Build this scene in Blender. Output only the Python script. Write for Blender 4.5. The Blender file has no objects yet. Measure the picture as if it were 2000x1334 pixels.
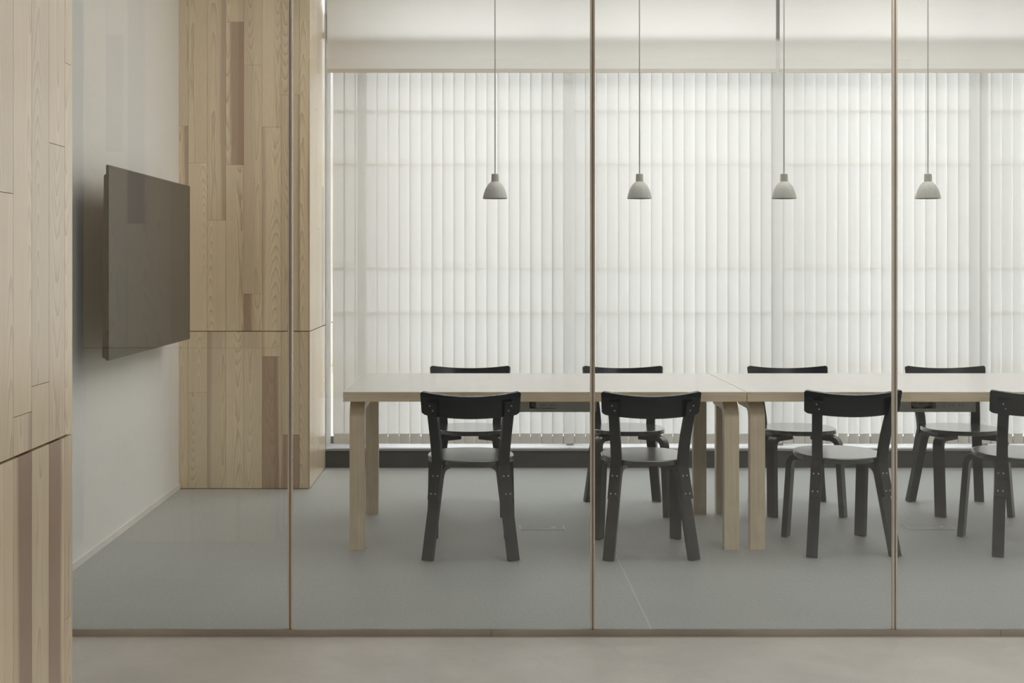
import bpy, bmesh, math, random
from mathutils import Vector, Matrix

R = random.Random(7)
SC = bpy.context.scene
COL = SC.collection

# ------------------------------------------------------------------ camera
CAM_Z = 1.3076
cam_d = bpy.data.cameras.new('camera')
cam = bpy.data.objects.new('camera', cam_d)
COL.objects.link(cam)
cam.location = (0, 0, CAM_Z)
cam.rotation_euler = (math.pi / 2, 0, 0)
cam_d.sensor_width = 36
cam_d.lens = 2335 / 2000 * 36
cam_d.shift_x = 0.034
cam_d.shift_y = -0.0775
cam_d.clip_start = 0.02
cam_d.clip_end = 200
SC.camera = cam
SC.view_settings.view_transform = 'Standard'
SC.view_settings.look = 'None'
SC.view_settings.gamma = 1
SC.view_settings.exposure = 0.25
SC.view_settings.use_curve_mapping = False
SC.cycles.max_bounces = 14
SC.cycles.diffuse_bounces = 7
SC.cycles.transparent_max_bounces = 24
SC.cycles.caustics_reflective = False
SC.cycles.sample_clamp_indirect = 6.0

CEIL = 3.3


# ------------------------------------------------------------------ node helpers
class NT:
    def __init__(self, name):
        self.m = bpy.data.materials.new(name)
        self.m.use_nodes = True
        self.t = self.m.node_tree
        self.t.nodes.clear()
        self.out = self.t.nodes.new('ShaderNodeOutputMaterial')

    def n(self, typ, **kw):
        nd = self.t.nodes.new(typ)
        for k, v in kw.items():
            setattr(nd, k, v)
        return nd

    def put(self, sock, v):
        if v is None:
            return
        if hasattr(v, 'is_linked') or isinstance(v, bpy.types.NodeSocket):
            self.t.links.new(v, sock)
        else:
            sock.default_value = v

    def math(self, op, a, b=None, c=None, clamp=False):
        nd = self.n('ShaderNodeMath', operation=op, use_clamp=clamp)
        self.put(nd.inputs[0], a)
        self.put(nd.inputs[1], b)
        self.put(nd.inputs[2], c)
        return nd.outputs[0]

    def comb(self, x, y, z):
        nd = self.n('ShaderNodeCombineXYZ')
        for i, v in enumerate((x, y, z)):
            self.put(nd.inputs[i], v)
        return nd.outputs[0]

    def sep(self, v):
        nd = self.n('ShaderNodeSeparateXYZ')
        self.put(nd.inputs[0], v)
        return nd.outputs

    def noise(self, vec, scale=1.0, detail=2.0, rough=0.5):
        nd = self.n('ShaderNodeTexNoise')
        self.put(nd.inputs['Vector'], vec)
        nd.inputs['Scale'].default_value = scale
        nd.inputs['Detail'].default_value = detail
        nd.inputs['Roughness'].default_value = rough
        return nd.outputs['Fac']

    def ramp(self, f, lo, hi, a=0.0, b=1.0, smooth=True):
        nd = self.n('ShaderNodeMapRange', interpolation_type='SMOOTHSTEP' if smooth else 'LINEAR')
        self.put(nd.inputs[0], f)
        self.put(nd.inputs[1], lo)
        self.put(nd.inputs[2], hi)
        self.put(nd.inputs[3], a)
        self.put(nd.inputs[4], b)
        return nd.outputs[0]

    def mix(self, f, a, b, blend='MIX'):
        nd = self.n('ShaderNodeMix', data_type='RGBA', blend_type=blend)
        self.put(nd.inputs[0], f)
        self.put(nd.inputs[6], a)
        self.put(nd.inputs[7], b)
        return nd.outputs[2]

    def pos(self):
        return self.n('ShaderNodeTexCoord').outputs['Object']

    def bsdf(self, color, rough=0.5, spec=0.5, metal=0.0, bump=None, bump_d=0.001, bump_s=1.0, coat=0.0, coat_r=0.1, sheen=0.0):
        b = self.n('ShaderNodeBsdfPrincipled')
        self.put(b.inputs['Base Color'], color)
        self.put(b.inputs['Roughness'], rough)
        b.inputs['Specular IOR Level'].default_value = spec
        b.inputs['Metallic'].default_value = metal
        b.inputs['Coat Weight'].default_value = coat
        b.inputs['Coat Roughness'].default_value = coat_r
        b.inputs['Sheen Weight'].default_value = sheen
        b.inputs['Sheen Roughness'].default_value = 0.35
        if bump is not None:
            bp = self.n('ShaderNodeBump')
            bp.inputs['Distance'].default_value = bump_d
            bp.inputs['Strength'].default_value = bump_s
            self.put(bp.inputs['Height'], bump)
            self.t.links.new(bp.outputs[0], b.inputs['Normal'])
        self.t.links.new(b.outputs[0], self.out.inputs[0])
        return b


def C(r, g, b):
    return (r, g, b, 1.0)


def srgb(r, g, b):
    f = lambda c: (c / 255 / 12.92) if c <= 10 else ((c / 255 + 0.055) / 1.055) ** 2.4
    return (f(r), f(g), f(b), 1.0)


def plain(name, color, rough=0.5, spec=0.5, metal=0.0, var=0.04, scale=6.0, coat=0.0):
    t = NT(name)
    f = t.noise(t.pos(), scale, 3)
    k = t.ramp(f, 0.3, 0.7, 1 - var, 1 + var)
    c = t.mix(1.0, color, t.comb(k, k, k), 'MULTIPLY')
    t.bsdf(c, rough, spec, metal, coat=coat)
    return t.m


# ------------------------------------------------------------------ materials
def mat_plank_wood():
    """Vertical cedar planks: cathedral grain cut from a distance-to-pith field, per plank tone."""
    t = NT('plank_wood')
    uv = t.n('ShaderNodeUVMap', uv_map='plank_uv').outputs[0]
    u, v, _ = t.sep(uv)
    at = t.n('ShaderNodeAttribute', attribute_name='plank').outputs['Color']
    s = t.n('ShaderNodeSeparateColor')
    t.put(s.inputs[0], at)
    tone, seed, cen = s.outputs[0], s.outputs[1], s.outputs[2]
    S = t.math('MULTIPLY', seed, 173.0)
    wob = t.noise(t.comb(t.math('MULTIPLY', v, 0.7), S, 0.0), 1.0, 1.5)
    pith = t.noise(t.comb(t.math('MULTIPLY', v, 0.45), S, 5.0), 1.0, 1.2)
    fine = t.noise(t.comb(t.math('MULTIPLY', u, 22.0), t.math('MULTIPLY', v, 3.5), S), 1.0, 2.0)
    off = t.math('MULTIPLY', t.math('SUBTRACT', cen, 0.5), 0.075)
    uc = t.math('ADD', t.math('SUBTRACT', u, off), t.math('MULTIPLY', t.math('SUBTRACT', wob, 0.5), 0.05))
    depth = t.ramp(pith, 0.25, 0.75, 0.002, 0.12, smooth=False)
    r = t.math('SQRT', t.math('ADD', t.math('MULTIPLY', uc, uc), t.math('MULTIPLY', depth, depth)))
    r = t.math('ADD', r, t.math('MULTIPLY', t.math('SUBTRACT', fine, 0.5), 0.010))
    fr = t.math('FRACT', t.math('MULTIPLY', r, 235.0))
    ring = t.math('MULTIPLY', t.math('POWER', fr, 4.0), t.ramp(fr, 0.93, 1.0, 1.0, 0.0))
    ringamt = t.noise(t.comb(t.math('MULTIPLY', u, 30.0), t.math('MULTIPLY', v, 1.0), S), 1.0, 1.0)
    ring = t.math('MULTIPLY', ring, t.ramp(ringamt, 0.3, 0.7, 0.6, 1.0))
    # heartwood streak on one side of the plank, as wide as the tone asks
    edge = t.math('ADD', t.math('MULTIPLY', u, 14.0), t.math('MULTIPLY', t.math('SUBTRACT', wob, 0.5), 1.0))
    side = t.ramp(cen, 0.49, 0.51, -1.0, 1.0)
    edge = t.math('MULTIPLY', edge, side)
    lim = t.math('SUBTRACT', t.math('MULTIPLY', tone, 1.8), 1.05)
    heart = t.ramp(t.math('SUBTRACT', edge, lim), -0.22, 0.1, 1.0, 0.0)
    heart = t.math('MULTIPLY', heart, t.ramp(tone, 0.0, 0.75, 0.3, 1.0))
    sap = C(0.80, 0.645, 0.435)
    late = C(0.43, 0.29, 0.155)
    hw = C(0.40, 0.25, 0.155)
    hwl = C(0.21, 0.12, 0.07)
    base = t.mix(heart, sap, hw)
    line = t.mix(heart, late, hwl)
    c = t.mix(ring, base, line)
    fib = t.noise(t.comb(t.math('MULTIPLY', u, 900.0), t.math('MULTIPLY', v, 9.0), S), 1.0, 2.0)
    k = t.ramp(fib, 0.25, 0.75, 0.93, 1.07)
    pk = t.ramp(seed, 0.0, 1.0, 0.92, 1.08, smooth=False)
    k = t.math('MULTIPLY', k, pk)
    c = t.mix(1.0, c, t.comb(k, k, k), 'MULTIPLY')
    pb = t.bsdf(c, 0.34, 0.8, coat=1.0, coat_r=0.28)
    pb.inputs['Coat IOR'].default_value = 1.85
    return t.m


def mat_birch(name, axis):
    t = NT(name)
    x, y, z = t.sep(t.pos())
    if axis == 'z':
        vec = t.comb(t.math('MULTIPLY', x, 90.0), t.math('MULTIPLY', y, 90.0), t.math('MULTIPLY', z, 5.0))
    else:
        vec = t.comb(t.math('MULTIPLY', x, 5.0), t.math('MULTIPLY', y, 60.0), t.math('MULTIPLY', z, 110.0))
    f = t.noise(vec, 1.0, 3)
    g = t.noise(t.pos(), 7.0, 2)
    c = t.mix(t.ramp(f, 0.3, 0.7), C(0.82, 0.68, 0.505), C(0.91, 0.785, 0.61))
    c = t.mix(t.math('MULTIPLY', t.ramp(g, 0.4, 0.7), 0.25), c, C(0.56, 0.45, 0.32))
    t.bsdf(c, 0.38, 0.45)
    return t.m


def mat_carpet():
    t = NT('carpet')
    x, y, z = t.sep(t.pos())
    rib = t.math('SINE', t.math('MULTIPLY', y, 2 * math.pi / 0.0085))
    n1 = t.noise(t.pos(), 700.0, 2)
    n2 = t.noise(t.pos(), 130.0, 2)
    n3 = t.noise(t.comb(t.math('MULTIPLY', x, 60), t.math('MULTIPLY', y, 420), 0.0), 1.0, 2)
    n4 = t.noise(t.pos(), 1.7, 2)
    v = t.math('ADD', t.math('MULTIPLY', n1, 0.35), t.math('ADD', t.math('MULTIPLY', n2, 0.3), t.math('MULTIPLY', n3, 0.35)))
    c = t.mix(t.ramp(v, 0.35, 0.65), C(0.118, 0.140, 0.139), C(0.345, 0.38, 0.372))
    k = t.math('ADD', 1.0, t.math('MULTIPLY', rib, 0.07))
    k = t.math('MULTIPLY', k, t.ramp(n4, 0.3, 0.7, 0.97, 1.03))
    c = t.mix(1.0, c, t.comb(k, k, k), 'MULTIPLY')
    # cut seam between two carpet widths
    wv = t.math('MULTIPLY', t.math('SUBTRACT', t.noise(t.comb(0.0, y, 0.0), 9.0, 2), 0.5), 0.006)
    d = t.math('ABSOLUTE', t.math('ADD', t.math('SUBTRACT', x, 0.62), wv))
    seam = t.math('MULTIPLY', t.ramp(d, 0.001, 0.0035, 1.0, 0.0), t.ramp(y, 5.30, 5.35, 1.0, 0.0))
    c = t.mix(t.math('MULTIPLY', seam, 0.55), c, C(0.62, 0.65, 0.64))
    h = t.math('ADD', t.math('MULTIPLY', rib, 0.4), v)
    t.bsdf(c, 0.52, 1.0, bump=h, bump_d=0.0008, bump_s=0.4, sheen=1.0)
    return t.m


def mat_concrete():
    t = NT('polished_concrete')
    p = t.pos()
    a = t.noise(p, 1.6, 6, 0.6)
    b = t.noise(p, 9.0, 5, 0.65)
    w = t.noise(p, 3.2, 3)
    c = t.mix(t.ramp(a, 0.3, 0.7), C(0.385, 0.374, 0.35), C(0.465, 0.45, 0.42))
    c = t.mix(t.math('MULTIPLY', t.ramp(b, 0.45, 0.75), 0.3), c, C(0.42, 0.39, 0.35))
    vein = t.ramp(t.math('ABSOLUTE', t.math('SUBTRACT', w, 0.5)), 0.0, 0.012, 0.18, 0.0)
    c = t.mix(vein, c, C(0.34, 0.31, 0.28))
    t.bsdf(c, t.ramp(b, 0.3, 0.7, 0.30, 0.42), 0.4)
    return t.m


def mat_glass(name, tint, f0=0.043):
    t = NT(name)
    lw = t.n('ShaderNodeLayerWeight')
    lw.inputs['Blend'].default_value = 0.5
    f = t.math('POWER', lw.outputs['Facing'], 5.0)
    f = t.math('ADD', f0, t.math('MULTIPLY', f, 0.99 - f0), clamp=True)
    tr = t.n('ShaderNodeBsdfTransparent')
    tr.inputs[0].default_value = tint
    gl = t.n('ShaderNodeBsdfGlossy')
    gl.inputs['Roughness'].default_value = 0.0
    gl.inputs[0].default_value = C(1, 1, 1)
    mx = t.n('ShaderNodeMixShader')
    t.put(mx.inputs[0], f)
    t.t.links.new(tr.outputs[0], mx.inputs[1])
    t.t.links.new(gl.outputs[0], mx.inputs[2])
    t.t.links.new(mx.outputs[0], t.out.inputs[0])
    return t.m


def mat_fabric(name, diff, trans, weave=900.0, openness=0.0):
    t = NT(name)
    x, y, z = t.sep(t.pos())
    a = t.noise(t.comb(t.math('MULTIPLY', x, weave), t.math('MULTIPLY', z, weave * 0.1), 0.0), 1.0, 2)
    b = t.noise(t.comb(t.math('MULTIPLY', x, weave * 0.1), t.math('MULTIPLY', z, weave), 3.0), 1.0, 2)
    k = t.ramp(t.math('ADD', a, b), 0.7, 1.3, 0.95, 1.05)
    kk = t.comb(k, k, k)
    d = t.n('ShaderNodeBsdfDiffuse')
    t.put(d.inputs[0], t.mix(1.0, diff, kk, 'MULTIPLY'))
    r = t.n('ShaderNodeBsdfTranslucent')
    t.put(r.inputs[0], t.mix(1.0, trans, kk, 'MULTIPLY'))
    ad = t.n('ShaderNodeAddShader')
    t.t.links.new(d.outputs[0], ad.inputs[0])
    t.t.links.new(r.outputs[0], ad.inputs[1])
    # the open weave lets a little light straight through
    tp = t.n('ShaderNodeBsdfTransparent')
    mx = t.n('ShaderNodeMixShader')
    mx.inputs[0].default_value = openness
    t.t.links.new(ad.outputs[0], mx.inputs[1])
    t.t.links.new(tp.outputs[0], mx.inputs[2])
    t.t.links.new(mx.outputs[0], t.out.inputs[0])
    return t.m


def mat_lacquer(name, rough, coat):
    t = NT(name)
    x, y, z = t.sep(t.pos())
    g = t.noise(t.comb(t.math('MULTIPLY', x, 12.0), t.math('MULTIPLY', y, 160.0), t.math('MULTIPLY', z, 12.0)), 1.0, 3)
    c = t.mix(g, C(0.0115, 0.013, 0.0165), C(0.0135, 0.015, 0.0185))
    lb = t.bsdf(c, rough, 0.6, coat=coat, coat_r=0.17)
    lb.inputs['Coat IOR'].default_value = 1.75
    return t.m


M = {}
M['plank'] = mat_plank_wood()
M['birch_leg'] = mat_birch('birch_leg', 'z')
M['birch_edge'] = mat_birch('birch_edge', 'x')
M['carpet'] = mat_carpet()
M['concrete'] = mat_concrete()
M['glass'] = mat_glass('partition_glass', C(0.98, 0.987, 0.983), 0.08)
M['outer_glass'] = mat_glass('outer_glass', C(0.97, 0.98, 0.98))
M['slat'] = mat_fabric('slat_fabric', C(0.50, 0.50, 0.49), C(0.165, 0.162, 0.155), openness=0.11)
M['weight'] = plain('slat_weight', C(0.66, 0.635, 0.595), 0.8, 0.3)
M['roller'] = mat_fabric('roller_fabric', C(0.50, 0.49, 0.47), C(0.37, 0.362, 0.348))
M['roller_bar'] = plain('roller_bar', C(0.68, 0.65, 0.59), 0.6, 0.4)
M['lacquer'] = mat_lacquer('black_lacquer', 0.24, 0.0)
M['seat'] = mat_lacquer('black_seat_lacquer', 0.24, 1.0)
M['wall'] = plain('white_wall', C(0.76, 0.755, 0.73), 0.75, 0.3, var=0.012, scale=2.0)
M['wall_back'] = plain('corridor_wall', C(0.085, 0.092, 0.105), 0.8, 0.2)
M['skirt'] = plain('white_skirting', C(0.72, 0.70, 0.67), 0.5, 0.4)
M['ceiling'] = plain('white_ceiling', C(0.74, 0.74, 0.72), 0.85, 0.2)
M['plinth'] = plain('charcoal_plinth', C(0.050, 0.050, 0.050), 0.6, 0.35)
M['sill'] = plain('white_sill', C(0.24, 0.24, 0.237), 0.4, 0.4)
M['frame'] = plain('window_aluminium', C(0.275, 0.275, 0.275), 0.45, 0.5, 0.2)
M['glare_strip'] = plain('pale_glare_strip', C(0.46, 0.45, 0.425), 0.8, 0.2)  # for the added strip that dims the pillar side
M['rail'] = plain('brushed_metal_rail', C(0.50, 0.44, 0.37), 0.35, 0.5, 0.8, var=0.1, scale=3.0)
M['joint'] = plain('joint_metal', C(0.74, 0.68, 0.60), 0.22, 0.5, 0.25, var=0.08, scale=4.0)
M['gasket'] = plain('joint_gasket', C(0.42, 0.345, 0.28), 0.5, 0.4)
M['core'] = plain('dark_core', C(0.16, 0.10, 0.06), 0.9, 0.1)
M['laminate'] = plain('table_laminate', C(0.56, 0.54, 0.51), 0.20, 0.5, var=0.015)
M['lamp'] = plain('lamp_grey', C(0.47, 0.47, 0.445), 0.5, 0.4, var=0.01)
M['cord'] = plain('cord_grey', C(0.40, 0.39, 0.365), 0.6, 0.3)
M['tv_screen'] = plain('tv_screen', C(0.026, 0.024, 0.022), 0.42, 0.65, coat=0.0, var=0.0)
M['tv_case'] = plain('tv_case', C(0.035, 0.033, 0.031), 0.4, 0.5)
M['tray'] = plain('tray_metal', C(0.74, 0.745, 0.72), 0.5, 0.4)
M['plastic'] = plain('outlet_plastic', C(0.72, 0.71, 0.69), 0.4, 0.4)
M['dark'] = plain('dark_slot', C(0.02, 0.02, 0.02), 0.7, 0.2)
M['cable'] = plain('cable_grey', C(0.70, 0.70, 0.67), 0.5, 0.4)
M['recess'] = plain('tray_recess', C(0.10, 0.10, 0.10), 0.7, 0.2)
M['screw'] = plain('screw_steel', C(0.42, 0.415, 0.40), 0.45, 0.5, 0.7)
M['chain'] = plain('bead_chain', C(0.80, 0.78, 0.73), 0.5, 0.4)
M['bracket'] = plain('grey_bracket', C(0.16, 0.16, 0.165), 0.5, 0.4)
M['facade'] = plain('pale_render', C(0.33, 0.33, 0.322), 0.85, 0.2)
M['ledge'] = plain('beige_ledge', C(0.28, 0.25, 0.205), 0.8, 0.2)
M['facade_glass'] = plain('facade_window', C(0.27, 0.265, 0.25), 0.6, 0.3)


# ------------------------------------------------------------------ mesh helpers
def add_box(bm, a, b, mi=0):
    x0, y0, z0 = a
    x1, y1, z1 = b
    v = [bm.verts.new(p) for p in ((x0, y0, z0), (x1, y0, z0), (x1, y1, z0), (x0, y1, z0),
                                   (x0, y0, z1), (x1, y0, z1), (x1, y1, z1), (x0, y1, z1))]
    fs = []
    for q in ((0, 3, 2, 1), (4, 5, 6, 7), (0, 1, 5, 4), (1, 2, 6, 5), (2, 3, 7, 6), (3, 0, 4, 7)):
        f = bm.faces.new([v[i] for i in q])
        f.material_index = mi
        fs.append(f)
    return fs


def add_loft(bm, secs, mi=0, cap=True):
    rings = [[bm.verts.new(p) for p in s] for s in secs]
    n = len(rings[0])
    for a, b in zip(rings, rings[1:]):
        for i in range(n):
            f = bm.faces.new((a[i], a[(i + 1) % n], b[(i + 1) % n], b[i]))
            f.material_index = mi
    if cap:
        bm.faces.new(list(reversed(rings[0]))).material_index = mi
        bm.faces.new(rings[-1]).material_index = mi
    return rings


def add_tube(bm, pts, r, n=8, mi=0):
    pts = [Vector(p) for p in pts]
    secs = []
    up = None
    for i, p in enumerate(pts):
        d = (pts[min(i + 1, len(pts) - 1)] - pts[max(i - 1, 0)]).normalized()
        if up is None:
            up = d.orthogonal().normalized()
        else:
            up = (up - d * up.dot(d)).normalized()
        s = d.cross(up)
        secs.append([p + (up * math.cos(2 * math.pi * k / n) + s * math.sin(2 * math.pi * k / n)) * r for k in range(n)])
    add_loft(bm, secs, mi)


def add_lathe(bm, prof, n=40, mi=0, center=(0, 0, 0)):
    c = Vector(center)
    rings = []
    for r, z in prof:
        if r < 1e-6:
            rings.append([bm.verts.new(c + Vector((0, 0, z)))])
        else:
            rings.append([bm.verts.new(c + Vector((r * math.cos(2 * math.pi * k / n), r * math.sin(2 * math.pi * k / n), z))) for k in range(n)])
    for a, b in zip(rings, rings[1:]):
        for i in range(n):
            j = (i + 1) % n
            if len(a) == 1 and len(b) == 1:
                continue
            if len(a) == 1:
                f = bm.faces.new((a[0], b[j], b[i]))
            elif len(b) == 1:
                f = bm.faces.new((a[i], a[j], b[0]))
            else:
                f = bm.faces.new((a[i], a[j], b[j], b[i]))
            f.material_index = mi


def bevel(bm, w, seg=2, ang=35):
    es = [e for e in bm.edges if len(e.link_faces) == 2 and e.calc_face_angle(0) > math.radians(ang)]
    if es:
        bmesh.ops.bevel(bm, geom=es, offset=w, segments=seg, affect='EDGES', profile=0.5, clamp_overlap=True)


def obj(name, bm, mats, parent=None, smooth=35, fix=True, loc=None, rz=0.0):
    if fix:
        bmesh.ops.recalc_face_normals(bm, faces=bm.faces)
    if smooth:
        for f in bm.faces:
            f.smooth = True
        for e in bm.edges:
            e.smooth = len(e.link_faces) == 2 and e.calc_face_angle(0) < math.radians(smooth)
    me = bpy.data.meshes.new(name)
    bm.to_mesh(me)
    bm.free()
    for m in (mats if isinstance(mats, (list, tuple)) else [mats]):
        me.materials.append(m)
    o = bpy.data.objects.new(name, me)
    COL.objects.link(o)
    if smooth and fix:
        wn = o.modifiers.new('weighted_normal', 'WEIGHTED_NORMAL')
        wn.weight = 90
        wn.keep_sharp = True
    if parent is not None:
        o.parent = parent
    if loc is not None:
        o.location = loc
    o.rotation_euler.z = rz
    return o


def box_obj(name, a, b, m, parent=None, bev=0.0, seg=2):
    bm = bmesh.new()
    add_box(bm, a, b)
    if bev:
        bevel(bm, bev, seg)
    return obj(name, bm, m, parent)


def tag(o, label, cat=None, group=None, kind=None):
    o['label'] = label
    if cat:
        o['category'] = cat
    if group:
        o['group'] = group
    if kind:
        o['kind'] = kind
    return o


def struct(o, label, cat):
    return tag(o, label, cat, kind='structure')


def thing(name, loc, label, cat, group=None, rz=0.0):
    o = bpy.data.objects.new(name, None)
    COL.objects.link(o)
    o.location = loc
    o.rotation_euler.z = rz
    o.empty_display_size = 0.1
    return tag(o, label, cat, group)


def dup(root, loc, rz, label):
    def rec(o, parent):
        c = o.copy()
        COL.objects.link(c)
        if parent is not None:
            c.parent = parent
        for ch in list(o.children):
            rec(ch, c)
        return c
    r = rec(root, None)
    r.location = loc
    r.rotation_euler.z = rz
    r['label'] = label
    return r


# ------------------------------------------------------------------ room shell
XL, XR = -1.72, 4.25
GY = 4.264            # glass partition plane
PY0 = 6.89            # front face of the wood pillar in the room
SY = 7.60             # front of the plinth under the window
PX = -0.965           # right faces of both pillars

struct(box_obj('floor', (XL, GY - 0.008, -0.15), (XR, 8.2, 0.0), M['carpet']),
       'blue grey ribbed carpet covering the meeting room floor', 'floor')
struct(box_obj('floor', (-2.6, -3.2, -0.20), (XR, GY - 0.010, -0.024), M['concrete']),
       'polished beige concrete floor in front of the glass partition', 'floor')
struct(box_obj('ceiling', (-2.7, -3.3, CEIL), (XR + 0.1, 8.3, CEIL + 0.15), M['ceiling']),
       'white ceiling over the room and the corridor', 'ceiling')
struct(box_obj('wall_left', (XL - 0.18, GY - 0.05, -0.024), (XL, 8.2, CEIL), M['wall']),
       'plain white wall carrying the television at the left', 'wall')
struct(box_obj('wall_corridor', (-2.7, -3.3, -0.024), (-2.6, GY + 0.1, CEIL), M['wall']),
       'white corridor wall left of the front pillar', 'wall')
struct(box_obj('wall_corridor_end', (-2.6, GY - 0.02, -0.024), (XL - 0.18, GY + 0.1, CEIL), M['wall']),
       'short white wall closing the corridor beside the partition', 'wall')
struct(box_obj('wall_right', (XR, -3.3, -0.2), (XR + 0.1, 8.3, CEIL), M['wall']),
       'white wall at the far right end of the room', 'wall')
struct(box_obj('wall_rear', (-2.6, -3.3, -0.024), (XR, -3.2, CEIL), M['wall_back']),
       'grey corridor wall behind the viewer', 'wall')
bm = bmesh.new()
add_box(bm, (XL, GY + 0.006, 0.0), (XL + 0.008, PY0 - 0.0, 0.030))
bevel(bm, 0.003, 2)
struct(obj('baseboard_left', bm, M['skirt']), 'low white baseboard along the television wall', 'baseboard')
struct(box_obj('baseboard_back', (PX, SY, 0.0), (XR, SY + 0.03, 0.108), M['plinth'], None, 0.002),
       'charcoal black plinth under the white window ledge', 'baseboard')
struct(box_obj('trim_1', (PX, SY - 0.006, 0.108), (XR, 8.05, 0.121), M['sill'], None, 0.003),
       'white window ledge above the black plinth', 'window ledge')
struct(box_obj('wall_back', (PX, SY + 0.03, 0.0), (XR, 8.05, 0.108), M['wall']),
       'low wall below the window', 'wall')


# ------------------------------------------------------------------ wood pillars
def plank_face(bm, uvl, cl, org, du, nrm, cols, z0, z1, groove, depth=0.012):
    """cols: (u0, u1, upper joints, upper tones, lower joints, lower tones), joints from the top down."""
    org, du, nrm = Vector(org), Vector(du), Vector(nrm)
    gap = 0.00025
    for (u0, u1, ju, tu, jl, tl) in cols:
        segs = []
        zs = [z1] + list(ju) + [groove + 0.002]
        for i in range(len(zs) - 1):
            segs.append((zs[i + 1], zs[i], tu[i]))
        zs = [groove - 0.002] + list(jl) + [z0]
        for i in range(len(zs) - 1):
            segs.append((zs[i + 1], zs[i], tl[i]))
        for (za, zb, tone) in segs:
            seed, cen = R.random(), R.random()
            P = lambda u, z, d: org + du * u + nrm * d + Vector((0, 0, z))
            ua, ub = u0 + gap, u1 - gap
            za2, zb2 = za + gap, zb - gap
            e = 0.0004
            vs = [bm.verts.new(P(u, z, 0.0)) for u, z in ((ua, za2), (ub, za2), (ub, zb2), (ua, zb2))]
            vf = [bm.verts.new(P(u, z, depth)) for u, z in ((ua + e, za2 + e), (ub - e, za2 + e), (ub - e, zb2 - e), (ua + e, zb2 - e))]
            faces = [(vf, None)]
            for i in range(4):
                faces.append(([vs[i], vs[(i + 1) % 4], vf[(i + 1) % 4], vf[i]], None))
            um = (u0 + u1) / 2
            for fv, _ in faces:
                f = bm.faces.new(fv)
                f.material_index = 0
                for lp in f.loops:
                    p = lp.vert.co - org
                    lp[uvl].uv = (p.dot(du) - um, p.z)
                    lp[cl] = (tone, seed, cen, 1.0)


def rand_cols(width, start=0.0, pitch=0.105, dark=0.12):
    cols = []
    u = 0.0
    first = True
    while u < width - 1e-6:
        w = start if (first and start) else pitch
        first = False
        u1 = min(width, u + w)
        if width - u1 < 0.02:
            u1 = width
        def tones(n):
            return [(0.7 + 0.3 * R.random()) if R.random() < dark else 0.3 * R.random() for _ in range(n)]
        ju = sorted([R.uniform(1.1, 3.1) for _ in range(R.choice((1, 1, 2)))], reverse=True)
        jl = [R.uniform(0.15, 0.8)] if R.random() < 0.5 else []
        cols.append((u, u1, ju, tones(len(ju) + 1), jl, tones(len(jl) + 1)))
        u = u1
    return cols


def pillar(name, faces, core, label):
    bm = bmesh.new()
    uvl = bm.loops.layers.uv.new('plank_uv')
    cl = bm.loops.layers.float_color.new('plank')
    add_box(bm, core[0], core[1], 1)
    for f in faces:
        plank_face(bm, uvl, cl, *f)
    o = obj(name, bm, [M['plank'], M['core']], smooth=0, fix=True)
    struct(o, label, 'pillar')
    return o


s = 2335 / PY0
zz = lambda y: CAM_Z + (512 - y) / s
ex = [(p - 932) / s - XL for p in (345, 367.5, 405, 441, 476, 512, 549, 585)] + [PX - XL]
ex[0] = 0.0
GRV = 0.909
spec = [
    ([zz(246)], [.2, .62], [], [.35]),
    ([zz(318)], [.08, .12], [zz(766)], [.12, .05]),
    ([zz(430)], [.42, .12], [], [.36]),
    ([zz(43), zz(322)], [.12, .80, .18], [], [.05]),
    ([zz(127), zz(574)], [.12, .05, .52], [], [.1]),
    ([zz(248)], [.08, .34], [zz(696)], [.32, .92]),
    ([zz(185)], [.15, .34], [zz(849)], [.3, 1.0]),
    ([zz(40)], [.12, .4], [], [.42]),
]
front_cols = [(ex[i], ex[i + 1]) + spec[i] for i in range(8)]
side_cols = rand_cols(8.05 - PY0, dark=0.1)
D_ = 0.012
pillar('pillar',
       [((XL, PY0 + D_, 0), (1, 0, 0), (0, -1, 0), front_cols, 0.004, CEIL, GRV),
        ((PX - D_, PY0, 0), (0, 1, 0), (1, 0, 0), side_cols, 0.004, CEIL, GRV)],
       ((XL, PY0 + 0.010, 0.0), (PX - 0.010, 8.05, CEIL)),
       'wood plank pillar at the back left corner beside the window')

FY0, FY1, FXL = 1.70, 2.85, -1.87
zg = 0.90
# right face, planks running back from the far corner
d_edges = [2.85, 2.797, 2.695, 2.59, 2.487, 2.382, 2.277, 2.172, 2.067, 1.962, 1.857, 1.752, 1.70]
r_spec = [
    ([1.775], [.15, .2], [0.47], [.25, .3]),
    ([2.4, 1.577], [.1, .1, .12], [], [.85]),
    ([1.038], [.08, .1], [], [.2]),
    ([0.984], [.1, .4], [], [.80]),
    ([1.45], [.05, .12], [], [.12]),
    ([2.1], [.1, .2], [], [.2]),
    ([1.3], [.1, .5], [], [.6]),
]
right_cols = []
for i in range(len(d_edges) - 1):
    sp = r_spec[i] if i < len(r_spec) else ([R.uniform(1.2, 2.8)], [.1, .2], [], [.25])
    right_cols.append((d_edges[i + 1] - FY0, d_edges[i] - FY0) + sp)
back_cols = rand_cols(PX - FXL, dark=0.12)
near_cols = rand_cols(PX - FXL, dark=0.12)
pillar('pillar',
       [((PX - D_, FY0, 0), (0, 1, 0), (1, 0, 0), right_cols, -0.022, CEIL, zg),
        ((FXL, FY1 - D_, 0), (1, 0, 0), (0, 1, 0), back_cols, -0.022, CEIL, zg),
        ((FXL, FY0 + D_, 0), (1, 0, 0), (0, -1, 0), near_cols, -0.022, CEIL, zg)],
       ((FXL, FY0 + 0.010, -0.024), (PX - 0.010, FY1 - 0.010, CEIL)),
       'wood plank pillar in the foreground at the left picture edge')

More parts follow.
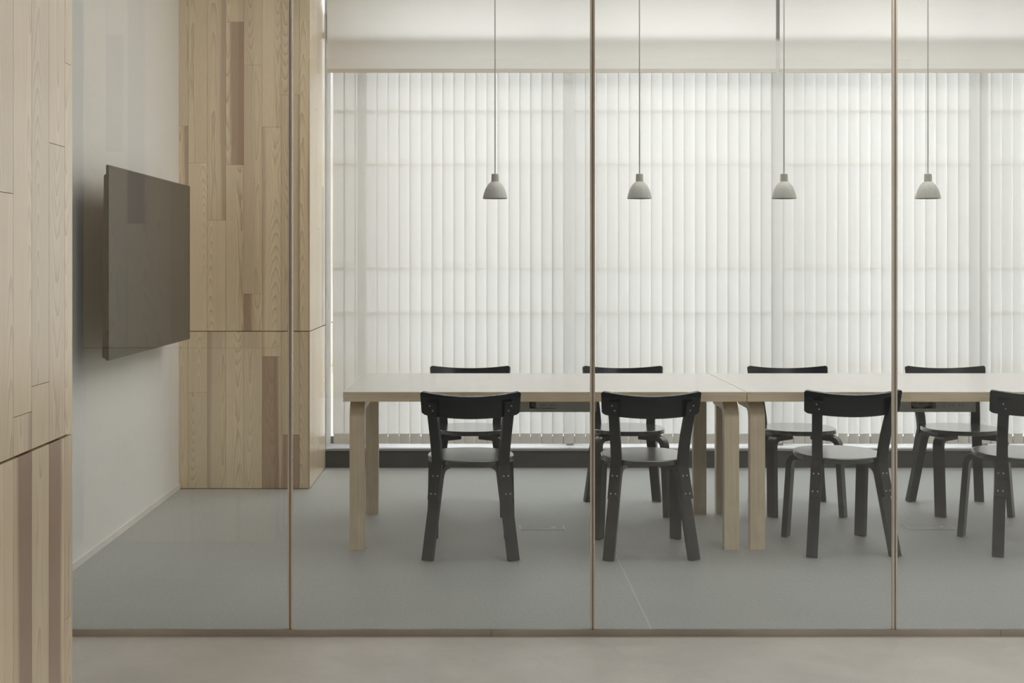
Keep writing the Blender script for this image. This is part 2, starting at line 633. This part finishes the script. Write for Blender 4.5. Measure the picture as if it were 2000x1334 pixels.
# ------------------------------------------------------------------ glass partition
jx = [-0.6665, 0.411, 1.488, 2.565, 3.642]
edges = [XL] + jx + [XR]
pane_lab = ['leftmost glass pane of the partition, in front of the television wall',
            'second glass pane of the partition, in front of the left table end',
            'third glass pane of the partition, in front of the table joint',
            'fourth glass pane of the partition, at the right picture edge',
            'glass pane of the partition beyond the right picture edge',
            'last narrow glass pane of the partition at the right wall']
for i in range(len(edges) - 1):
    g = 0.0045
    o = box_obj('window_%d' % (i + 1), (edges[i] + (g if i else 0.0), GY - 0.005, -0.002), (edges[i + 1] - g, GY + 0.005, CEIL), M['glass'])
    struct(o, pane_lab[i], 'glass pane')
joint_lab = ['thin vertical metal joint right of the wood pillar', 'thin vertical metal joint between second and third pane',
             'thin vertical metal joint crossing the third front chair', 'thin vertical joint beyond the right picture edge',
             'last thin vertical joint near the right wall']
for i, x in enumerate(jx):
    bm = bmesh.new()
    add_box(bm, (x - 0.0085, GY - 0.007, -0.003), (x - 0.003, GY + 0.007, CEIL), 0)
    add_box(bm, (x + 0.003, GY - 0.007, -0.003), (x + 0.0085, GY + 0.007, CEIL), 0)
    bevel(bm, 0.0022, 3)
    add_box(bm, (x - 0.0036, GY - 0.0045, -0.003), (x + 0.0036, GY + 0.0045, CEIL), 1)
    struct(obj('trim_%d' % (i + 2), bm, [M['joint'], M['gasket']]), joint_lab[i], 'glazing joint')
bm = bmesh.new()
rx = [XL, 0.05, 1.862, XR]
for a, b in zip(rx, rx[1:]):
    add_box(bm, (a + 0.0006, GY - 0.012, -0.0239), (b - 0.0006, GY - 0.0055, 0.0))
    add_box(bm, (a + 0.0006, GY - 0.0055, -0.0239), (b - 0.0006, GY - 0.0052, -0.004))
struct(obj('trim_7', bm, M['rail']), 'flat brushed metal floor rail holding the glass panes', 'floor rail')

# ------------------------------------------------------------------ outer window
WY = 7.86
posts = [-0.754, 0.603, 1.963, 3.29]
bm = bmesh.new()
for x in posts:
    add_box(bm, (x - 0.024, WY - 0.10, 0.1215), (x + 0.024, WY + 0.05, CEIL))
add_box(bm, (PX, WY - 0.02, 0.1215), (XR, WY + 0.05, 0.165))
add_box(bm, (PX, WY - 0.02, CEIL - 0.06), (XR, WY + 0.05, CEIL))
bevel(bm, 0.0015, 1)
wf = obj('window_7', bm, M['frame'])
struct(wf, 'aluminium window frame with posts behind the vertical blind', 'window')
box_obj('glare_strip', (PX + 0.0005, SY + 0.002, 0.1215), (PX + 0.004, WY - 0.001, CEIL), M['glare_strip'], wf)  # added strip that covers the overlit pillar side and dims its glare
xs = [PX] + posts + [XR]
for a, b in zip(xs, xs[1:]):
    obj_ = box_obj('pane', (a + 0.02, WY, 0.15), (b - 0.02, WY + 0.008, CEIL - 0.03), M['outer_glass'], wf)

# ------------------------------------------------------------------ vertical blind
SLY = 7.66
SL_B, SL_T = 0.146, 2.745
vb = thing('vertical_blind', (0, SLY, 0), 'translucent white vertical slat blind covering the whole window', 'blind')
box_obj('headrail', (-0.945, -0.022, SL_T - 0.005), (XR - 0.02, 0.022, SL_T + 0.032), M['sill'], vb, 0.004)
box_obj('bracket', (-0.962, -0.03, SL_T + 0.0), (-0.946, 0.03, SL_T + 0.15), M['bracket'], vb, 0.003)
pitch = 0.0702
W = 0.0758
HW = 0.062     # height of the weight pocket


def slat_mesh(tilt, bow):
    bm = bmesh.new()
    n = 8
    rows = []
    zs = [HW, SL_T - SL_B]
    for z in zs:
        row = []
        for k in range(n + 1):
            q = k / n - 0.5
            x = q * W
            y = bow * (1 - (2 * q) ** 2) + x * math.tan(tilt)
            row.append(bm.verts.new((x, y, z)))
        rows.append(row)
    for k in range(n):
        bm.faces.new((rows[0][k], rows[0][k + 1], rows[1][k + 1], rows[1][k]))
    return bm


def weight_mesh(tilt, bow):
    bm = bmesh.new()
    n = 6
    secs = []
    ww = pitch * 0.955
    for z in (0.0, HW + 0.002):
        sec = []
        for sgn in (-1, 1):
            rng = range(n + 1) if sgn < 0 else range(n, -1, -1)
            for k in rng:
                q = k / n - 0.5
                x = q * ww
                y = bow * (1 - (2 * q) ** 2) * 0.6 + x * math.tan(tilt) + sgn * 0.0022
                sec.append((x, y, z))
        secs.append(sec)
    add_loft(bm, secs)
    return bm


variants = []
for i in range(6):
    tl = math.radians(R.uniform(9, 13))
    bo = R.uniform(-0.0045, -0.0025)
    a = obj('slat', slat_mesh(tl, bo), M['slat'], vb, smooth=60, fix=False)
    b = obj('bottom_weight', weight_mesh(tl, bo), M['weight'], a)
    variants.append(a)
nsl = int((XR - 0.05 + 0.92) / pitch)
for i in range(nsl):
    x = -0.886 + pitch * i
    if x > XR - 0.06:
        break
    if i < 6:
        a = variants[i]
    else:
        src = R.choice(variants)
        a = src.copy()
        COL.objects.link(a)
        a.parent = vb
        for ch in list(src.children):
            c = ch.copy()
            COL.objects.link(c)
            c.parent = a
    a.location = (x + R.uniform(-0.0012, 0.0012), R.uniform(-0.001, 0.001), SL_B + R.uniform(-0.001, 0.001))
    a.rotation_euler.z = math.radians(R.uniform(-2.0, 2.0))
bm = bmesh.new()
add_tube(bm, [(-0.940, -0.03, SL_T), (-0.939, -0.03, 1.6), (-0.940, -0.03, 0.70), (-0.935, -0.03, 0.655), (-0.928, -0.03, 0.642),
              (-0.922, -0.03, 0.655), (-0.919, -0.03, 0.70), (-0.924, -0.03, 1.6), (-0.928, -0.03, SL_T)], 0.0016, 6)
obj('control_cord', bm, M['chain'], vb)

# ------------------------------------------------------------------ roller blinds
RY = 7.535
RB_B = CAM_Z + (512 - 142) / (2335 / RY)


def roller(x0, x1, label, chain):
    root = thing('roller_blind', (0, RY, 0), label, 'blind', 'roller blinds lowered over the window top')
    bm = bmesh.new()
    n = 24
    top = CEIL - 0.07
    va = [bm.verts.new((x0 + (x1 - x0) * k / n, 0, RB_B + 0.012)) for k in range(n + 1)]
    vc = [bm.verts.new((x0 + (x1 - x0) * k / n, 0, top)) for k in range(n + 1)]
    for k in range(n):
        bm.faces.new((va[k], va[k + 1], vc[k + 1], vc[k]))
    obj('blind_fabric', bm, M['roller'], root, fix=False)
    bm = bmesh.new()
    add_box(bm, (x0, -0.007, RB_B), (x1, 0.007, RB_B + 0.024))
    bevel(bm, 0.005, 3)
    obj('bottom_bar', bm, M['roller_bar'], root)
    bm = bmesh.new()
    add_tube(bm, [(x0, 0.026, top), (x1, 0.026, top)], 0.026, 20)
    obj('roller_tube', bm, M['roller_bar'], root)
    for x in (x0 - 0.004, x1 + 0.001):
        box_obj('bracket', (x, -0.01, top - 0.03), (x + 0.003, 0.056, CEIL), M['sill'], root)
    if chain:
        bm = bmesh.new()
        pts = []
        z0, z1 = 0.585, top
        for y in (-0.062, -0.010):
            z = z1
            while z > z0 + 0.02:
                pts.append((-0.953, y, z))
                z -= 0.0085
        for k in range(1, 12):
            a = math.pi * k / 12
            pts.append((-0.953, -0.036 - 0.026 * math.cos(a), z0 + 0.02 - 0.022 * math.sin(a)))
        for p in pts:
            bmesh.ops.create_icosphere(bm, subdivisions=1, radius=0.0029, matrix=Matrix.Translation(p))
        ch = obj('pull_chain', bm, M['chain'], root, smooth=60)
        bm = bmesh.new()
        add_tube(bm, [(-0.953, -0.040, 0.562), (-0.955, -0.040, 0.52), (-0.953, -0.032, 0.495), (-0.951, -0.026, 0.52), (-0.953, -0.030, 0.555)], 0.002, 6)
        obj('chain_clip', bm, M['chain'], root)
    return root


roller(-0.9465, 1.8835, 'wide beige roller blind over the left and middle window', True)
roller(1.9065, XR - 0.01, 'beige roller blind at the right, beyond the narrow gap', False)


# ------------------------------------------------------------------ chairs
def frame_secs(path, wdirs, w, th, u):
    """path points, per-point width half vector and thickness normal."""
    secs = []
    for i, p in enumerate(path):
        p = Vector(p)
        a = Vector(path[max(0, i - 1)])
        b = Vector(path[min(len(path) - 1, i + 1)])
        d = (b - a).normalized()
        wd = Vector(wdirs[i]) if isinstance(wdirs, list) else Vector(wdirs)
        wd = (wd - d * wd.dot(d)).normalized()
        nn = d.cross(wd).normalized()
        ww = w[i] if isinstance(w, list) else w
        tt = th[i] if isinstance(th, list) else th
        secs.append([p - wd * ww / 2 - nn * tt / 2, p + wd * ww / 2 - nn * tt / 2,
                     p + wd * ww / 2 + nn * tt / 2, p - wd * ww / 2 + nn * tt / 2])
    return secs


def l_leg(top, bot, u, ztop, width, th, rad, arm, taper=1.0):
    """Bent L-leg: up from bot, a round knee, then an arm along u under the seat or top."""
    top, bot, u = Vector((top[0], top[1], 0)), Vector((bot[0], bot[1], 0)), Vector((u[0], u[1], 0)).normalized()
    zc = ztop - th / 2
    B = Vector((bot.x, bot.y, 0))
    T = Vector((top.x, top.y, zc))
    leg_d = (T - B).normalized()
    P = [B, B + (T - B) * 0.5]
    a0 = T - leg_d * rad
    a1 = T + u * rad
    n = 9
    for k in range(n + 1):
        q = k / n
        P.append(a0 * (1 - q) ** 2 + T * 2 * q * (1 - q) + a1 * q * q)
    P.append(T + u * (rad + (arm - rad) * 0.5))
    P.append(T + u * arm)
    wd = Vector((-u.y, u.x, 0))
    return frame_secs(P, wd, [width * taper, width] + [width] * (len(P) - 2), th, u)


def screw(parent, p, nrm, r=0.0036):
    bm = bmesh.new()
    prof = [(0, 0.0022), (r * 0.6, 0.0019), (r, 0.0009), (r, -0.001), (0, -0.001)]
    add_lathe(bm, prof, 12)
    q = Vector((0, 0, 1)).rotation_difference(Vector(nrm).normalized())
    bmesh.ops.transform(bm, matrix=Matrix.Translation(Vector(p)) @ q.to_matrix().to_4x4(), verts=bm.verts)
    return obj('screw', bm, M['screw'], parent, smooth=50)


def build_chair(loc, rz, label):
    root = thing('dining_chair', loc, label, 'chair', 'black chairs around the long table', rz)
    mat = M['lacquer']
    # seat: rounded disc, slightly tilted to the rear
    zr, zf = 0.4325, 0.4365

    def seat_pt(a, inset=0.0):
        c, s_ = math.cos(a), math.sin(a)
        e = 2.35 if s_ > 0 else 2.15
        ax, ay = 0.1945 - inset, 0.192 - inset
        r = (abs(c / ax) ** e + abs(s_ / ay) ** e) ** (-1 / e)
        return r * c, r * s_
    bm = bmesh.new()
    n = 72
    secs = []
    t = 0.0235
    for (ins, dz) in ((0.008, -t), (0.0035, -t), (0.0008, -t + 0.002), (0.0, -t + 0.0045), (0.0, -0.0045), (0.0008, -0.0018), (0.0035, 0.0), (0.008, 0.0)):
        ring = []
        for k in range(n):
            x, y = seat_pt(2 * math.pi * k / n, ins)
            ring.append((x, y, zr + (zf - zr) * (y + 0.19) / 0.38 + dz))
        secs.append(ring)
    add_loft(bm, secs)
    obj('seat', bm, M['seat'], root, smooth=50)
    # legs
    for sx in (-1, 1):
        uf = (-sx * 0.80, -0.60)
        bm = bmesh.new()
        add_loft(bm, l_leg((sx * 0.172, 0.150), (sx * 0.181, 0.203), uf, 0.409, 0.050, 0.027, 0.045, 0.14))
        bevel(bm, 0.0025, 2, 50)
        obj('leg', bm, mat, root)
        ur = (-sx * 0.33, 0.944)
        bm = bmesh.new()
        add_loft(bm, l_leg((sx * 0.141, -0.128), (sx * 0.188, -0.205), ur, 0.407, 0.049, 0.027, 0.045, 0.14))
        bevel(bm, 0.0025, 2, 50)
        obj('leg', bm, mat, root)
    # backrest: bent board leaning back
    t_ = math.radians(14)
    up = Vector((0, -math.sin(t_), math.cos(t_)))
    fw = Vector((0, math.cos(t_), math.sin(t_)))
    cen = Vector((0, -0.233, 0.674))
    sag = 0.052
    bm = bmesh.new()
    nx, nz = 56, 12
    HB = 0.102
    th = 0.015

    def bp(s_, q, d):
        # s_ along, q -1..1 up, rounded corners, narrower at the bottom
        half = 0.2175
        x = s_ * half
        hh = HB / 2 * (1 + 0.13 * s_ * s_ if q > 0 else 1 - 0.06 * s_ * s_)
        x *= 1 - 0.012 * (1 - q)
        rc = 0.012 if q > 0 else 0.026
        edge = abs(x) - (half - rc)
        if edge > 0:
            hh = hh - rc + math.sqrt(max(0.0, rc * rc - edge * edge))
        slope = 2 * sag * (x / half) / half
        nn = (fw - Vector((1, 0, 0)) * slope).normalized()
        return cen + Vector((x, 0, 0)) + fw * (sag * (x / half) ** 2) + up * (q * hh) + nn * d
    ss = []
    for k in range(nx + 1):
        a = -1 + 2 * k / nx
        ss.append(math.sin(math.pi / 2 * math.sin(math.pi / 2 * a)))
    grids = []
    for d in (-th / 2, th / 2):
        grids.append([[bm.verts.new(bp(s_, -1 + 2 * j / nz, d)) for j in range(nz + 1)] for s_ in ss])
    for gi, g in enumerate(grids):
        for i in range(nx):
            for j in range(nz):
                bm.faces.new((g[i][j], g[i + 1][j], g[i + 1][j + 1], g[i][j + 1]))
    A, B = grids
    for i in range(nx):
        for j in (0, nz):
            bm.faces.new((A[i][j], A[i + 1][j], B[i + 1][j], B[i][j]))
    for j in range(nz):
        for i in (0, nx):
            bm.faces.new((A[i][j], A[i][j + 1], B[i][j + 1], B[i][j]))
    bmesh.ops.recalc_face_normals(bm, faces=bm.faces)
    es = [e for e in bm.edges if len(e.link_faces) == 2 and e.calc_face_angle(0) > math.radians(60)]
    bmesh.ops.bevel(bm, geom=es, offset=0.0018, segments=2, affect='EDGES', profile=0.5, clamp_overlap=True)
    obj('backrest', bm, mat, root, smooth=50)
    # back posts: screwed on the rear legs, running up to the backrest
    for sx in (-1, 1):
        nrm = Vector((sx * 0.33, -0.944, 0))
        wd = Vector((0.944, sx * 0.33, 0))
        # centre line of the leg at a height
        L = lambda z: Vector((sx * (0.188 - 0.047 * z / 0.4), -0.205 + 0.077 * z / 0.4, z))
        off = 0.0135 + 0.0095
        P = []
        for z in (0.262, 0.32, 0.37, 0.405):
            P.append(L(z) + nrm * off)
        P += [Vector((sx * 0.1465, -0.157, 0.43)), Vector((sx * 0.149, -0.162, 0.47)), Vector((sx * 0.155, -0.178, 0.54)),
              Vector((sx * 0.163, -0.203, 0.62)), Vector((sx * 0.168, -0.222, 0.665)), Vector((sx * 0.1705, -0.2335, 0.697))]
        bm = bmesh.new()
        add_loft(bm, frame_secs(P, wd, [0.048] * 4 + [0.047, 0.046, 0.045, 0.045, 0.046, 0.046],
                                [0.019] * 5 + [0.021, 0.022, 0.02, 0.016, 0.012], None))
        bevel(bm, 0.002, 2, 50)
        post = obj('back_post', bm, mat, root)
        ow = wd.normalized()
        for z in (0.286, 0.362):
            leg_d = (L(0.36) - L(0.28)).normalized()
            nn = (nrm - leg_d * nrm.dot(leg_d)).normalized()
            for q in (-0.0105, 0.0105):
                screw(post, L(z) + nrm * off + nn * 0.0096 + ow * q, nn)
        nn = Vector((sx * 0.33, -0.944, -0.28)).normalized()
        for (dx, z, y) in ((0.006, 0.684, -0.2335), (-0.007, 0.662, -0.2235)):
            c0 = Vector((sx * (0.1695 + dx), y - sx * 0 + 0.33 * dx, z))
            screw(post, c0 + nn * 0.0075, nn)
    return root


chairs = [
    (( -0.029, 5.440, 0), 0.0, 'black chair in the near row, back to the glass, leftmost of its row'),
    ((0.760, 5.445, 0), 1.0, 'black chair in the near row left of the paired table legs, second from the left'),
    ((1.660, 5.505, 0), 2.5, 'black chair in the near row just right of the paired table legs'),
    ((2.495, 5.510, 0), 0.5, 'black chair in the near row cut off by the right picture edge'),
    ((-0.038, 6.330, 0), 180.0, 'black chair on the window side, leftmost, mostly hidden behind the leftmost near chair'),
    ((0.795, 6.330, 0), 180.0, 'black chair on the window side crossed by the middle glazing joint, second from left'),
    ((1.695, 6.330, 0), 180.0, 'black chair on the window side right of the paired table legs, third from left'),
    ((2.556, 6.330, 0), 180.0, 'black chair on the window side, rightmost, behind the right hand outlet tray'),
]
chair0 = build_chair(chairs[0][0], math.radians(chairs[0][1]), chairs[0][2])
for loc, rz, lab in chairs[1:]:
    dup(chair0, loc, math.radians(rz), lab)


# ------------------------------------------------------------------ tables
TL, TW, TH = 1.818, 0.91, 0.722
TY = 5.385


def build_table(x0, label, cut, out):
    root = thing('table', (x0 + TL / 2, TY + TW / 2, 0), label, 'table', 'birch tables set end to end')
    bm = bmesh.new()
    hx, hy = TL / 2, TW / 2
    add_box(bm, (-hx, -hy, TH - 0.043), (hx, hy, TH))
    bevel(bm, 0.003, 2)
    for f in bm.faces:
        f.material_index = 0
    # laminate field inside a birch edge
    add_box(bm, (-hx + 0.001, -hy + 0.002, TH - 0.01), (hx - 0.001, hy - 0.002, TH + 0.0004), 1)
    obj('tabletop', bm, [M['birch_edge'], M['laminate']], root)
    for sx in (-1, 1):
        for sy in (-1, 1):
            bm = bmesh.new()
            px, py = sx * (hx - 0.0575), sy * (hy - 0.068)
            add_loft(bm, l_leg((px, py), (px, py), (0, -sy), TH - 0.043, 0.067, 0.044, 0.075, 0.24))
            bevel(bm, 0.003, 2, 50)
            obj('leg', bm, M['birch_leg'], root)
    # cable tray with the outlet behind a cut in its front
    zt, zb = TH - 0.0435, 0.588
    yf = -0.10
    w = 0.268
    ox0, ox1, oz0, oz1 = cut[0], cut[1], 0.6045, 0.655
    th = 0.0016
    bm = bmesh.new()
    add_box(bm, (-w, yf, zb), (w, yf + th, oz0))
    add_box(bm, (-w, yf, oz1), (w, yf + th, zt))
    add_box(bm, (-w, yf, oz0), (ox0, yf + th, oz1))
    add_box(bm, (ox1, yf, oz0), (w, yf + th, oz1))
    add_box(bm, (-w, yf + th, zb), (w, yf + 0.16, zb + th))
    add_box(bm, (-w, yf + 0.16, zb), (w, yf + 0.16 + th, zt))
    tray = obj('cable_tray', bm, M['tray'], root, smooth=0)
    box_obj('tray_recess', (ox0 - 0.002, yf + 0.05, oz0 - 0.01), (ox1 + 0.002, yf + 0.054, zt), M['recess'], tray)
    bm = bmesh.new()
    a0, a1 = out
    add_box(bm, (a0, yf - 0.012, 0.6085), (a1, yf + 0.028, 0.650))
    bevel(bm, 0.005, 3)
    for cx in (a0 + 0.030, a0 + 0.076):
        for dx in (-0.0075, 0.0075):
            add_box(bm, (cx + dx - 0.0012, yf - 0.0125, 0.6185), (cx + dx + 0.0012, yf - 0.0115, 0.6275), 1)
    obj('power_outlet', bm, [M['plastic'], M['dark']], tray)
    bm = bmesh.new()
    for r_ in (0.006, 0.011, 0.016, 0.021):
        pts = []
        for k in range(25):
            a = 2 * math.pi * k / 24
            pts.append((ox0 + 0.048 + r_ * 1.7 * math.cos(a), yf + 0.020 + 0.002 * math.sin(a * 2), 0.626 + r_ * math.sin(a)))
        add_tube(bm, pts, 0.0020, 6)
    for k in range(3):
        add_tube(bm, [(ox0 + 0.07, yf + 0.026, 0.610 + 0.009 * k), (ox0 + 0.095, yf + 0.022, 0.618 + 0.007 * k),
                      (ox0 + 0.118, yf + 0.026, 0.609 + 0.010 * k)], 0.0020, 6)
    obj('cable_coil', bm, M['cable'], tray)
    return root


build_table(-0.604, 'left birch table with pale laminate top, ending near the wood pillar', (-0.054, 0.077), (-0.022, 0.082))
build_table(1.217, 'right birch table with pale laminate top, running out of the picture', (-0.042, 0.077), (0.117, 0.225))

# ------------------------------------------------------------------ pendants
PDY = 5.84
PZ = CAM_Z + (512 - 388) / (2335 / PDY)


def build_pendant(x, label):
    root = thing('pendant_lamp', (x, PDY, PZ), label, 'lamp', 'small white pendant lamps over the table')
    bm = bmesh.new()
    k = 0.0600
    prof_o = [(0.0600, 0.0), (0.0597, 0.004), (0.0575, 0.014), (0.0545, 0.026), (0.0500, 0.040), (0.0440, 0.054), (0.0365, 0.066),
              (0.0290, 0.0745), (0.0220, 0.0805), (0.0183, 0.0830)]
    prof_i = [(r - 0.0018, max(0.0, z - 0.0012)) for r, z in prof_o]
    prof = prof_i[::-1] + prof_o
    add_lathe(bm, prof + [prof_i[-1]], 48)
    obj('lamp_shade', bm, M['lamp'], root, smooth=40)
    bm = bmesh.new()
    add_lathe(bm, [(0.0, 0.079), (0.0188, 0.0795), (0.0186, 0.090), (0.0178, 0.117), (0.0165, 0.1205), (0.004, 0.1225), (0.0, 0.1225)], 32)
    obj('lamp_socket', bm, M['lamp'], root, smooth=40)
    bm = bmesh.new()
    add_lathe(bm, [(0.0, 0.030), (0.012, 0.034), (0.0195, 0.045), (0.0195, 0.052), (0.012, 0.066), (0.012, 0.080), (0.0, 0.080)], 20)
    obj('bulb', bm, M['plastic'], root, smooth=50)
    bm = bmesh.new()
    add_tube(bm, [(0, 0, 0.121), (0, 0, CEIL - PZ - 0.02)], 0.0028, 8)
    obj('cord', bm, M['cord'], root)
    bm = bmesh.new()
    add_lathe(bm, [(0.0, CEIL - PZ - 0.035), (0.03, CEIL - PZ - 0.033), (0.035, CEIL - PZ), (0, CEIL - PZ)], 24)
    obj('ceiling_cup', bm, M['lamp'], root)
    return root


pl = ['small white bell pendant lamp, leftmost, hanging left of the middle glazing joint',
      'small white bell pendant lamp just right of the middle glazing joint',
      'small white bell pendant lamp hanging below the gap between the roller blinds',
      'small white bell pendant lamp, rightmost, right of the last glazing joint']
p0 = build_pendant(0.0875, pl[0])
for x, lab in zip((0.793, 1.499, 2.202), pl[1:]):
    dup(p0, (x, PDY, PZ), 0.0, lab)

# ------------------------------------------------------------------ television
tx, ty0, ty1, tz0, tz1 = -1.562, 5.07, 6.50, 0.890, 1.720
tv = thing('television', (XL, (ty0 + ty1) / 2, (tz0 + tz1) / 2), 'large dark flat television mounted on the white left wall', 'television')


def T(bm):
    bmesh.ops.translate(bm, vec=(-XL, -(ty0 + ty1) / 2, -(tz0 + tz1) / 2), verts=bm.verts)
    return bm


bm = bmesh.new()
bz = 0.011
add_box(bm, (tx - 0.012, ty0, tz0), (tx, ty0 + bz * 0.7, tz1))
add_box(bm, (tx - 0.012, ty1 - bz * 0.7, tz0), (tx, ty1, tz1))
add_box(bm, (tx - 0.012, ty0 + bz * 0.7, tz1 - bz), (tx, ty1 - bz * 0.7, tz1))
add_box(bm, (tx - 0.012, ty0 + bz * 0.7, tz0), (tx, ty1 - bz * 0.7, tz0 + 0.020))
bevel(bm, 0.0012, 2)
obj('bezel', T(bm), M['tv_case'], tv)
bm = bmesh.new()
add_box(bm, (tx - 0.010, ty0 + bz * 0.6, tz0 + 0.018), (tx - 0.0012, ty1 - bz * 0.6, tz1 - bz * 0.9))
obj('screen', T(bm), M['tv_screen'], tv)
bm = bmesh.new()
add_loft(bm, [[(tx - 0.011, ty0 + 0.004, tz0 + 0.004), (tx - 0.011, ty1 - 0.004, tz0 + 0.004), (tx - 0.011, ty1 - 0.004, tz1 - 0.035), (tx - 0.011, ty0 + 0.004, tz1 - 0.035)],
              [(tx - 0.032, ty0 + 0.012, tz0 + 0.012), (tx - 0.032, ty1 - 0.012, tz0 + 0.012), (tx - 0.024, ty1 - 0.008, tz1 - 0.045), (tx - 0.024, ty0 + 0.008, tz1 - 0.045)],
              [(tx - 0.052, ty0 + 0.10, tz0 + 0.08), (tx - 0.052, ty1 - 0.10, tz0 + 0.08), (tx - 0.052, ty1 - 0.10, tz1 - 0.30), (tx - 0.052, ty0 + 0.10, tz1 - 0.30)]])
bevel(bm, 0.004, 2)
obj('back_cover', T(bm), M['tv_case'], tv)
bm = bmesh.new()
add_box(bm, (XL + 0.0015, 5.55, 1.10), (XL + 0.02, 6.02, 1.50))
add_box(bm, (XL + 0.02, 5.60, 1.16), (tx - 0.05, 5.64, 1.44))
add_box(bm, (XL + 0.02, 5.93, 1.16), (tx - 0.05, 5.97, 1.44))
obj('wall_mount', T(bm), M['bracket'], tv)

# ------------------------------------------------------------------ floor outlets
M['outlet_rim'] = plain('outlet_rim', C(0.72, 0.73, 0.72), 0.4, 0.5)


def floor_outlet(x0, x1, y0, y1, label):
    root = thing('floor_outlet', ((x0 + x1) / 2, (y0 + y1) / 2, 0.0), label, 'floor outlet', 'floor outlets under the tables')
    a, b = (x1 - x0) / 2, (y1 - y0) / 2
    bm = bmesh.new()
    r = 0.006
    for (p, q) in (((-a, -b), (a, -b + r)), ((-a, b - r), (a, b)), ((-a, -b + r), (-a + r, b - r)), ((a - r, -b + r), (a, b - r))):
        add_box(bm, (p[0], p[1], 0.0), (q[0], q[1], 0.0025))
    obj('rim', bm, M['outlet_rim'], root)
    box_obj('lid', (-a + r, -b + r, 0.0), (a - r, b - r, 0.0018), M['carpet'], root)
    box_obj('hinge_flap', (a * 0.42, -b * 0.25, 0.0018), (a * 0.62, b * 0.35, 0.003), M['tray'], root)
    return root


floor_outlet(0.208, 0.430, 5.835, 5.935, 'flush floor outlet with pale rim under the left table')
floor_outlet(2.115, 2.345, 5.845, 5.945, 'flush floor outlet with pale rim under the right table')

# ------------------------------------------------------------------ outside: neighbouring building seen past the blind
nb = thing('street_building', (-1.6, 12.0, -2.0), 'pale neighbouring building glimpsed in the gap left of the vertical blind', 'building')
ky = 12.0 / 2335
zb = lambda y: CAM_Z + (512 - y) * ky + 2.0
box_obj('facade', (-2.5, 0.0, 0.0), (11.0, 3.0, zb(20)), M['facade'], nb)
box_obj('ledge', (-2.5, -0.03, zb(217)), (11.0, 0.0, zb(214)), M['ledge'], nb)
box_obj('roof_edge', (-2.55, -0.05, zb(20)), (11.05, 3.05, zb(12)), M['ledge'], nb)
box_obj('ledge', (-2.5, -0.04, zb(321)), (11.0, 0.0, zb(311)), M['ledge'], nb)
box_obj('window_band', (-2.5, -0.02, zb(515)), (11.0, 0.0, zb(322)), M['facade_glass'], nb)
box_obj('ledge', (-2.5, -0.03, zb(523)), (11.0, 0.0, zb(516)), M['ledge'], nb)
box_obj('wall_band', (-2.5, -0.02, zb(768)), (11.0, 0.0, zb(703)), M['ledge'], nb)
box_obj('ledge', (-2.5, -0.03, zb(610)), (11.0, 0.0, zb(606)), M['ledge'], nb)

# ------------------------------------------------------------------ light
w = bpy.data.worlds.new('sky')
SC.world = w
w.use_nodes = True
bg = w.node_tree.nodes['Background']
# overcast sky: brighter towards the zenith, a pale ground below the horizon
wt = w.node_tree
tc = wt.nodes.new('ShaderNodeTexCoord')
sx_ = wt.nodes.new('ShaderNodeSeparateXYZ')
wt.links.new(tc.outputs['Generated'], sx_.inputs[0])
mr = wt.nodes.new('ShaderNodeMapRange')
mr.inputs[1].default_value = 0.0
mr.inputs[2].default_value = 1.0
mr.inputs[3].default_value = 0.93
mr.inputs[4].default_value = 19.0
wt.links.new(sx_.outputs[2], mr.inputs[0])
wt.links.new(mr.outputs[0], bg.inputs[1])
bg.inputs[0].default_value = (0.985, 0.985, 1.0, 1.0)


def fill_light(name, x, y, sx, sy, power, col=(1.0, 0.965, 0.92), z=CEIL - 0.02):  # unseen area light added near the ceiling as fill
    l = bpy.data.lights.new(name, 'AREA')
    l.shape = 'RECTANGLE'
    l.size, l.size_y = sx, sy
    l.energy = power
    l.color = col
    o = bpy.data.objects.new(name, l)
    COL.objects.link(o)
    o.location = (x, y, z)
    return o


fill_light('fill_light', 2.5, 3.5, 2.6, 0.6, 41)  # added fill for surfaces facing the corridor
fill_light('fill_light', -1.65, 3.55, 1.2, 0.5, 9)  # added fill for the back pillar, keeps off the front pillar's side
fill_light('fill_light', 3.2, 0.8, 1.2, 1.2, 18)  # added fill for the corridor
fill_light('fill_light', 1.7, 5.9, 4.0, 1.6, 60)  # added fill over the meeting room
